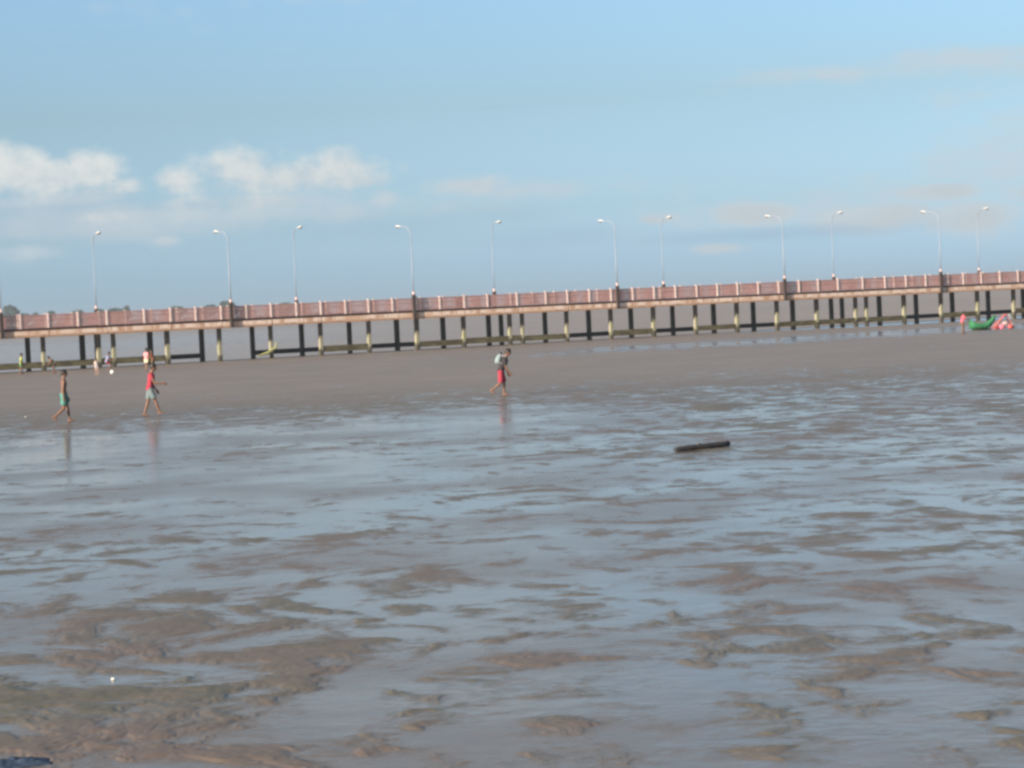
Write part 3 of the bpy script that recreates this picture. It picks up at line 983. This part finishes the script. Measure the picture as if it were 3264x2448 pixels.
C_teal = cloth('teal_cloth', (0.10, 0.29, 0.26))
C_red = cloth('red_cloth', (0.40, 0.055, 0.085))
C_grey = cloth('grey_teal_cloth', (0.19, 0.245, 0.255))
C_dark = cloth('dark_cloth', (0.05, 0.045, 0.05))
C_lime = cloth('lime_cloth', (0.60, 0.70, 0.16))
C_green = cloth('green_cloth', (0.12, 0.36, 0.16))
C_brown = cloth('brown_cloth', (0.20, 0.13, 0.07))
C_lav = cloth('lavender_cloth', (0.36, 0.36, 0.58))
C_maroon = cloth('maroon_cloth', (0.25, 0.05, 0.06))
C_coral = cloth('coral_cloth', (0.85, 0.36, 0.38))
C_cream = cloth('cream_cloth', (0.90, 0.78, 0.52))
C_rust = cloth('rust_cloth', (0.28, 0.10, 0.06))
C_pale = cloth('pale_pink_cloth', (0.62, 0.52, 0.50))
C_pink = cloth('pinkred_cloth', (0.80, 0.14, 0.20))

g = at(207, 1347)
person(g, R(12), 1.66, 'shirtless walker in teal shorts, arms at the sides, leftmost on the wet mud',
       legs=((15, 8, 3), (-2, 48, -42)), lean=3, arms=((8, 8), (-8, 12)), arm_out=(3, 3), shorts=C_teal, short_len=.72)
g = at(482, 1328)
person(g, R(5), 1.68, 'striding walker in red shirt and pale grey shorts, forearm held out',
       legs=((-11, 8, -14), (23, 5, 6)), lean=9, head_tilt=8, arms=((0, 30), (22, 62)), arm_out=(6, 6), shirt=C_red, shorts=C_grey, short_len=.78, sleeve=.35)
g = at(1600, 1262)
p3, inf = person(g, R(-4), 1.62, 'stooping walker in dark shirt and red shorts with a pale bag on the back',
                 legs=((12, 14, 2), (-2, 52, -42)), lean=22, head_tilt=10, arms=((-2, 22), (4, 28)), arm_out=(3, 3), shirt=C_dark, shorts=C_red, short_len=.95, sleeve=.8, grip=True)
# the pale bag on the back: sack, mouth, strap
s_ = inf['s']; t_ = inf['t']; tf_ = inf['tf']; SH = inf['SH']; pl = inf['pel']
bag = bpy.data.objects.new('bag', None); COL.objects.link(bag)
bag.location = p3.location; bag.rotation_euler = p3.rotation_euler
tag(bag, 'pale blue white sack slung on the stooping walker\'s back', 'bag')
b = MB(); c0 = pl + t_ * .38 * s_ - tf_ * .21 * s_
b.loft([(c0 - t_ * .19, Vector((0, .06, 0)), tf_ * .05), (c0 - t_ * .16, Vector((0, .13, 0)), tf_ * .09), (c0 - t_ * .05, Vector((0, .15, 0)), tf_ * .115), (c0 + t_ * .07, Vector((0, .13, 0)), tf_ * .10), (c0 + t_ * .15, Vector((0, .08, 0)), tf_ * .06), (c0 + t_ * .18, Vector((0, .05, 0)), tf_ * .04)], 16)
b.build('sack', cloth('sack_cloth', (.28, .36, .37)), bag)
b = MB(); b.loft([(c0 + t_ * .175, Vector((0, .045, 0)), tf_ * .038), (c0 + t_ * .21, Vector((0, .075, 0)), tf_ * .055), (c0 + t_ * .235, Vector((0, .06, 0)), tf_ * .045)], 12)
b.build('flap', C_dark, bag)
for q in (-1, 1):
    b = MB(); y = Vector((0, .09 * q, 0))
    b.tube([c0 + t_ * .13 + y * .6, SH + y + t_ * .045 * s_ - tf_ * .02, SH + y + tf_ * .115 * s_ - t_ * .06 * s_, pl + t_ * .30 * s_ + tf_ * .135 * s_ + y * 1.3, c0 - t_ * .12 + y * 1.3], .014, 8)
    b.build('strap', cloth('strap_cloth', (.45, .40, .40)), bag)

# children by the pier foot
GRP = 'children playing by the pier foot'
person(at(69, 1193), R(10), 1.34, 'child in lime shirt and green shorts standing before the leftmost weedy beam', legs=((8, 6, 0), (-8, 8, 0)), lean=4, arms=((10, 20), (-12, 15)),
       shirt=C_lime, shorts=C_green, kid=1.08, voxel=.009, group=GRP)
person(at(178, 1190), R(200), 1.30, 'child in brown clothes bending over beside the second weedy pile', legs=((35, 50, 0), (20, 40, 0)), lean=48, head_tilt=10, arms=((30, 15), (40, 20)),
       shirt=C_brown, shorts=C_dark, kid=1.08, voxel=.009, group=GRP)
person(at(309, 1194), R(120), 0.98, 'small child in pale pink standing left of the white ball', legs=((6, 4, 0), (-6, 6, 0)), lean=8, arms=((25, 40), (10, 20)),
       shirt=C_pale, shorts=C_pale, skin=M_skin2, kid=1.15, voxel=.009, group=GRP)
person(at(341, 1178), R(0), 1.38, 'child in lavender shirt crouching between the paired piles', legs=((72, 98, 0), (60, 92, 0)), lean=16, head_tilt=12, arms=((40, 40), (30, 50)),
       shirt=C_lav, shorts=C_maroon, kid=1.08, voxel=.009, group=GRP)
person(at(468, 1181), R(65), 1.36, 'child in coral shirt and cream shorts with back half turned', legs=((6, 5, 0), (-7, 8, 0)), lean=3, arms=((6, 15), (-6, 15)),
       shirt=C_coral, shorts=C_cream, kid=1.08, voxel=.009, group=GRP)
person(at(489, 1180), R(170), 1.28, 'child in rust brown shirt standing against a dark pile', legs=((12, 14, 0), (-4, 8, 0)), lean=10, arms=((25, 40), (15, 30)),
       shirt=C_rust, shorts=C_brown, kid=1.08, voxel=.009, group=GRP)
person(at(3068, 1064), R(15), 1.36, 'child in pinkish red shirt standing at the left end of the green boat', legs=((22, 18, 4), (0, 14, 0)), lean=14, head_tilt=8, arms=((40, 35), (30, 30)),
       shirt=C_pink, shorts=C_brown, kid=1.08, voxel=.009, group=GRP)

# white ball with panels
gb = at(358, 1192)
b = MB(); b.ball((0, 0, .12), .12, .12, .12, 24, 16)
ball = b.build('ball', mat_noisy('ball_white', (.92, .92, .90), (.82, .82, .80), 5, .4, .4)); ball.location = gb
tag(ball, 'white ball on the mud in front of the crouching child', 'ball')

# ------------------------------------------------------------------ green boat and red frame
bb = at(3130, 1052)
M_bg = mat_noisy('green_hull', (.025, .15, .065), (.04, .20, .09), 2.5, .65, .3)
M_bi = mat_noisy('boat_inside', (.30, .22, .15), (.20, .15, .10), 3)
boat = empty('boat', (bb.x, bb.y, 0.0), R(8))
tag(boat, 'small green crescent-shaped boat with high ends beached at the pier foot', 'boat')
n = 22; HL = .90
outer = []; inner = []
for i in range(n + 1):
    t = -1 + 2 * i / n
    x = t * HL * (1 + .04 * t)
    sheer = .40 + (.34 * t * t if t < 0 else .54 * t ** 2.2)
    keel = .06 + (.12 * max(0, (-t - .8) / .2) ** 2 if t < 0 else .62 * max(0, (t - .35) / .65) ** 1.6)
    hw = .34 * (1 - abs(t) ** 4) + .05
    pts = []
    for k in range(11):
        a = math.pi * k / 10
        y = -hw * math.cos(a); z = sheer - (sheer - keel) * math.sin(a) ** .8
        pts.append((x, y, z))
    outer.append(pts)
vs = []; fs = []
for pts in outer: vs += pts
ki = len(vs)
for pts in outer:
    cx = pts[0][0] * .955
    for (x, y, z) in pts: vs.append((cx, y * .86, z + .035 if z < pts[0][2] - .02 else z))
for i in range(n):
    for k in range(10):
        a = i * 11 + k
        fs.append((a, a + 1, a + 12, a + 11)); fs.append((ki + a, ki + a + 11, ki + a + 12, ki + a + 1))
    a = i * 11
    fs.append((a, a + 11, ki + a + 11, ki + a)); fs.append((a + 10, ki + a + 10, ki + a + 21, a + 21))
for i0 in (0, n):
    for k in range(10):
        a = i0 * 11 + k
        fs.append((a, ki + a, ki + a + 1, a + 1))
m = MB(); m.add(vs, fs, 0, True)
hull = m.build('hull', [M_bg], boat)
for tx in (-.35, .3):
    m = MB(); m.box(tx - .07, tx + .07, -.27, .27, .33, .36); m.build('thwart', M_bi, boat)
m = MB(); m.box(-.62, .62, -.025, .025, 0.0, .075); m.build('keel', mat_noisy('keel_wood', (.12, .09, .06), (.08, .06, .045), 3), boat)

fb = at(3196, 1050)
M_rf = mat_noisy('red_frame_paint', (.46, .12, .13), (.36, .10, .11), 3, .5, .4)
fr = empty('frame_cart', (fb.x, fb.y, 0), R(6))
tag(fr, 'red triangular frame with pink cushions and a pale pole, right of the green boat', 'frame')
m = MB()
for y in (-.28, .28):
    m.tube([(-.62, y, .16), (.22, y * .5, .98)], .032, 8); m.tube([(.22, y * .5, .98), (.66, y, .12)], .028, 8); m.tube([(-.62, y, .16), (.66, y, .12)], .034, 8)
for (x, z) in ((-.62, .16), (.66, .12), (-.2, .57)):
    k = .28 if z < .3 else .21
    m.tube([(x, -k, z), (x, k, z)], .028, 8)
m.tube([(.22, -.14, .98), (.22, .14, .98)], .035, 8)
m.build('frame', M_rf, fr)
m = MB(); m.add([(-.55, -.26, .22), (-.55, .26, .22), (.18, .13, .94), (.18, -.13, .94), (-.53, -.26, .205), (-.53, .26, .205), (.2, .13, .925), (.2, -.13, .925)],
                [(0, 1, 2, 3), (7, 6, 5, 4), (0, 3, 7, 4), (1, 5, 6, 2), (0, 4, 5, 1), (3, 2, 6, 7)])
m.build('canvas', cloth('faded_red_canvas', (.46, .20, .18)), fr)
for (x, y, r, c) in ((-.16, -.34, .17, (.86, .22, .30)), (.42, -.33, .15, (.66, .14, .14)), (-.46, -.33, .13, (.30, .05, .05))):
    m = MB(); m.ball((x, y, r + .02), r * 1.15, r * .9, r, 16, 10); m.build('cushion', cloth('cushion_cloth', c), fr)
m = MB(); m.ball((.12, -.22, .38), .22, .12, .16, 14, 9); m.build('bundle', cloth('grey_pink_cloth', (.52, .38, .38)), fr)
m = MB(); m.tube([(.72, -.1, 0), (.62, -.05, .5), (.45, 0, .95)], .03, 8); m.build('pole', mat_noisy('pale_pole', (.62, .62, .52), (.5, .5, .42), 4), fr)
for x in (-.6, .62):
    for y in (-.27, .27):
        m = MB(); m.tube([(x, y, .14), (x, y, -.02)], .03, 8); m.build('leg', M_rf, fr)

# ------------------------------------------------------------------ log on the mud
la = at(2148, 1440); lb_ = at(2322, 1424)
ax = (lb_ - la); ll = ax.length
lg = empty('log', (la.x, la.y, 0.0), math.atan2(ax.y, ax.x))
tag(lg, 'short dark waterlogged log lying alone on the wet mud', 'log')
rn = random.Random(3)
m = MB(); secs = []
for i in range(15):
    t = i / 14
    r = .056 * (.62 + .38 * min(1, t * 5)) * (1 + rn.uniform(-.06, .06))
    if i == 0: r *= .6
    c = (t * ll, rn.uniform(-.01, .01), 0.042 + rn.uniform(-.006, .006) + .022 * t)
    secs.append((c, (0, r * 1.1, 0), (0, 0, r)))
m.loft(secs, 16)
lgm = m.build('stem', mat_noisy('wet_dark_wood', (.020, .022, .026), (.055, .05, .05), 5, .55, .35, (.4, 1, 1), .4), lg)
m = MB(); m.tube([(ll * .42, 0, .08), (ll * .45, -.03, .125)], [.03, .02], 8); m.build('knot', mat_noisy('pale_wood', (.16, .13, .11), (.1, .08, .07), 5), lg)
m = MB(); m.loft([((ll, 0, .064), (0, .054, 0), (0, 0, .050)), ((ll + .012, 0, .064), (0, .047, 0), (0, 0, .043))], 14)
m.build('sawn_end', mat_noisy('end_grain', (.09, .08, .075), (.06, .055, .05), 8), lg)

# ------------------------------------------------------------------ small things on the mud
def shell(px, py, r, label, nm='shell'):
    p = at(px, py)
    h, e = mud_fields(np.array([p.x]), np.array([p.y]))
    m = MB(); secs = []
    for k in range(7):
        t = k / 6
        secs.append(((-r + 2 * r * t, 0, r * .35), (0, r * .85 * math.sin(math.pi * (.08 + .84 * t)), 0), (0, 0, r * .5 * math.sin(math.pi * (.08 + .84 * t)))))
    m.loft(secs, 12)
    o = m.build(nm, mat_noisy('shell_white', (.75, .75, .71), (.6, .6, .57), 20, .4, .4)); o.location = (p.x, p.y, float(h[0]))
    o.rotation_euler = (0, 0, random.uniform(0, 3))
    tag(o, label, 'shell')


shell(361, 2167, .024, 'white shell shining in the near puddle above the bare mud spit')
shell(82, 1330, .035, 'pale shell on the mud left of the shirtless walker')

pc = at(50, 2436)
h, e = mud_fields(np.array([pc.x]), np.array([pc.y]))
cl = empty('cloth_bundle', (pc.x, pc.y, float(h[0])), R(15))
tag(cl, 'crumpled dark blue cloth lying at the near edge of the mud', 'cloth')
rn = random.Random(8)
m = MB()
nx, ny = 36, 26
nz = Noise(21); vs = []; fs = []
for j in range(ny):
    for i in range(nx):
        u = i / (nx - 1) * 2 - 1; v = j / (ny - 1) * 2 - 1
        x = u * .24 + .02 * float(nz(np.array([v * 3.0]), np.array([u * 2]))[0]); y = v * .17 + .02 * float(nz(np.array([u * 3.0 + 7]), np.array([v * 2]))[0])
        k = max(0, 1 - (abs(u) ** 3 + abs(v) ** 3) ** .5)
        z = .006 + k * (.035 + .035 * float(nz(np.array([u * 2.6 + 3]), np.array([v * 2.4]))[0]) + .015 * float(nz(np.array([u * 6.]), np.array([v * 6.]))[0]))
        vs.append((x, y, z))
for j in range(ny - 1):
    for i in range(nx - 1):
        a = j * nx + i; fs.append((a, a + 1, a + nx + 1, a + nx))
m.add(vs, fs, 0, True)
cm_ = m.build('cloth', mat_noisy('navy_cloth', (.035, .055, .095), (.06, .09, .14), 9, .8, .2), cl)
so2 = cm_.modifiers.new('thick', 'SOLIDIFY'); so2.thickness = .006

# ------------------------------------------------------------------ moist air
m, nt, b = new_mat('haze_air')
nt.nodes.remove(b)
pv = N(nt, 'ShaderNodeVolumePrincipled')
pv.inputs['Color'].default_value = (0.80, 0.88, 0.95, 1)
pv.inputs['Density'].default_value = 0.00026
pv.inputs['Anisotropy'].default_value = 0.2
L(nt, pv.outputs[0], nt.nodes['Material Output'].inputs['Volume'])
mb = MB(); mb.box(-5200, 4800, -1400, 9200, -1.4, 16)
hz = mb.build('haze', m); tag(hz, kind='stuff')
sc.cycles.volume_bounces = 0
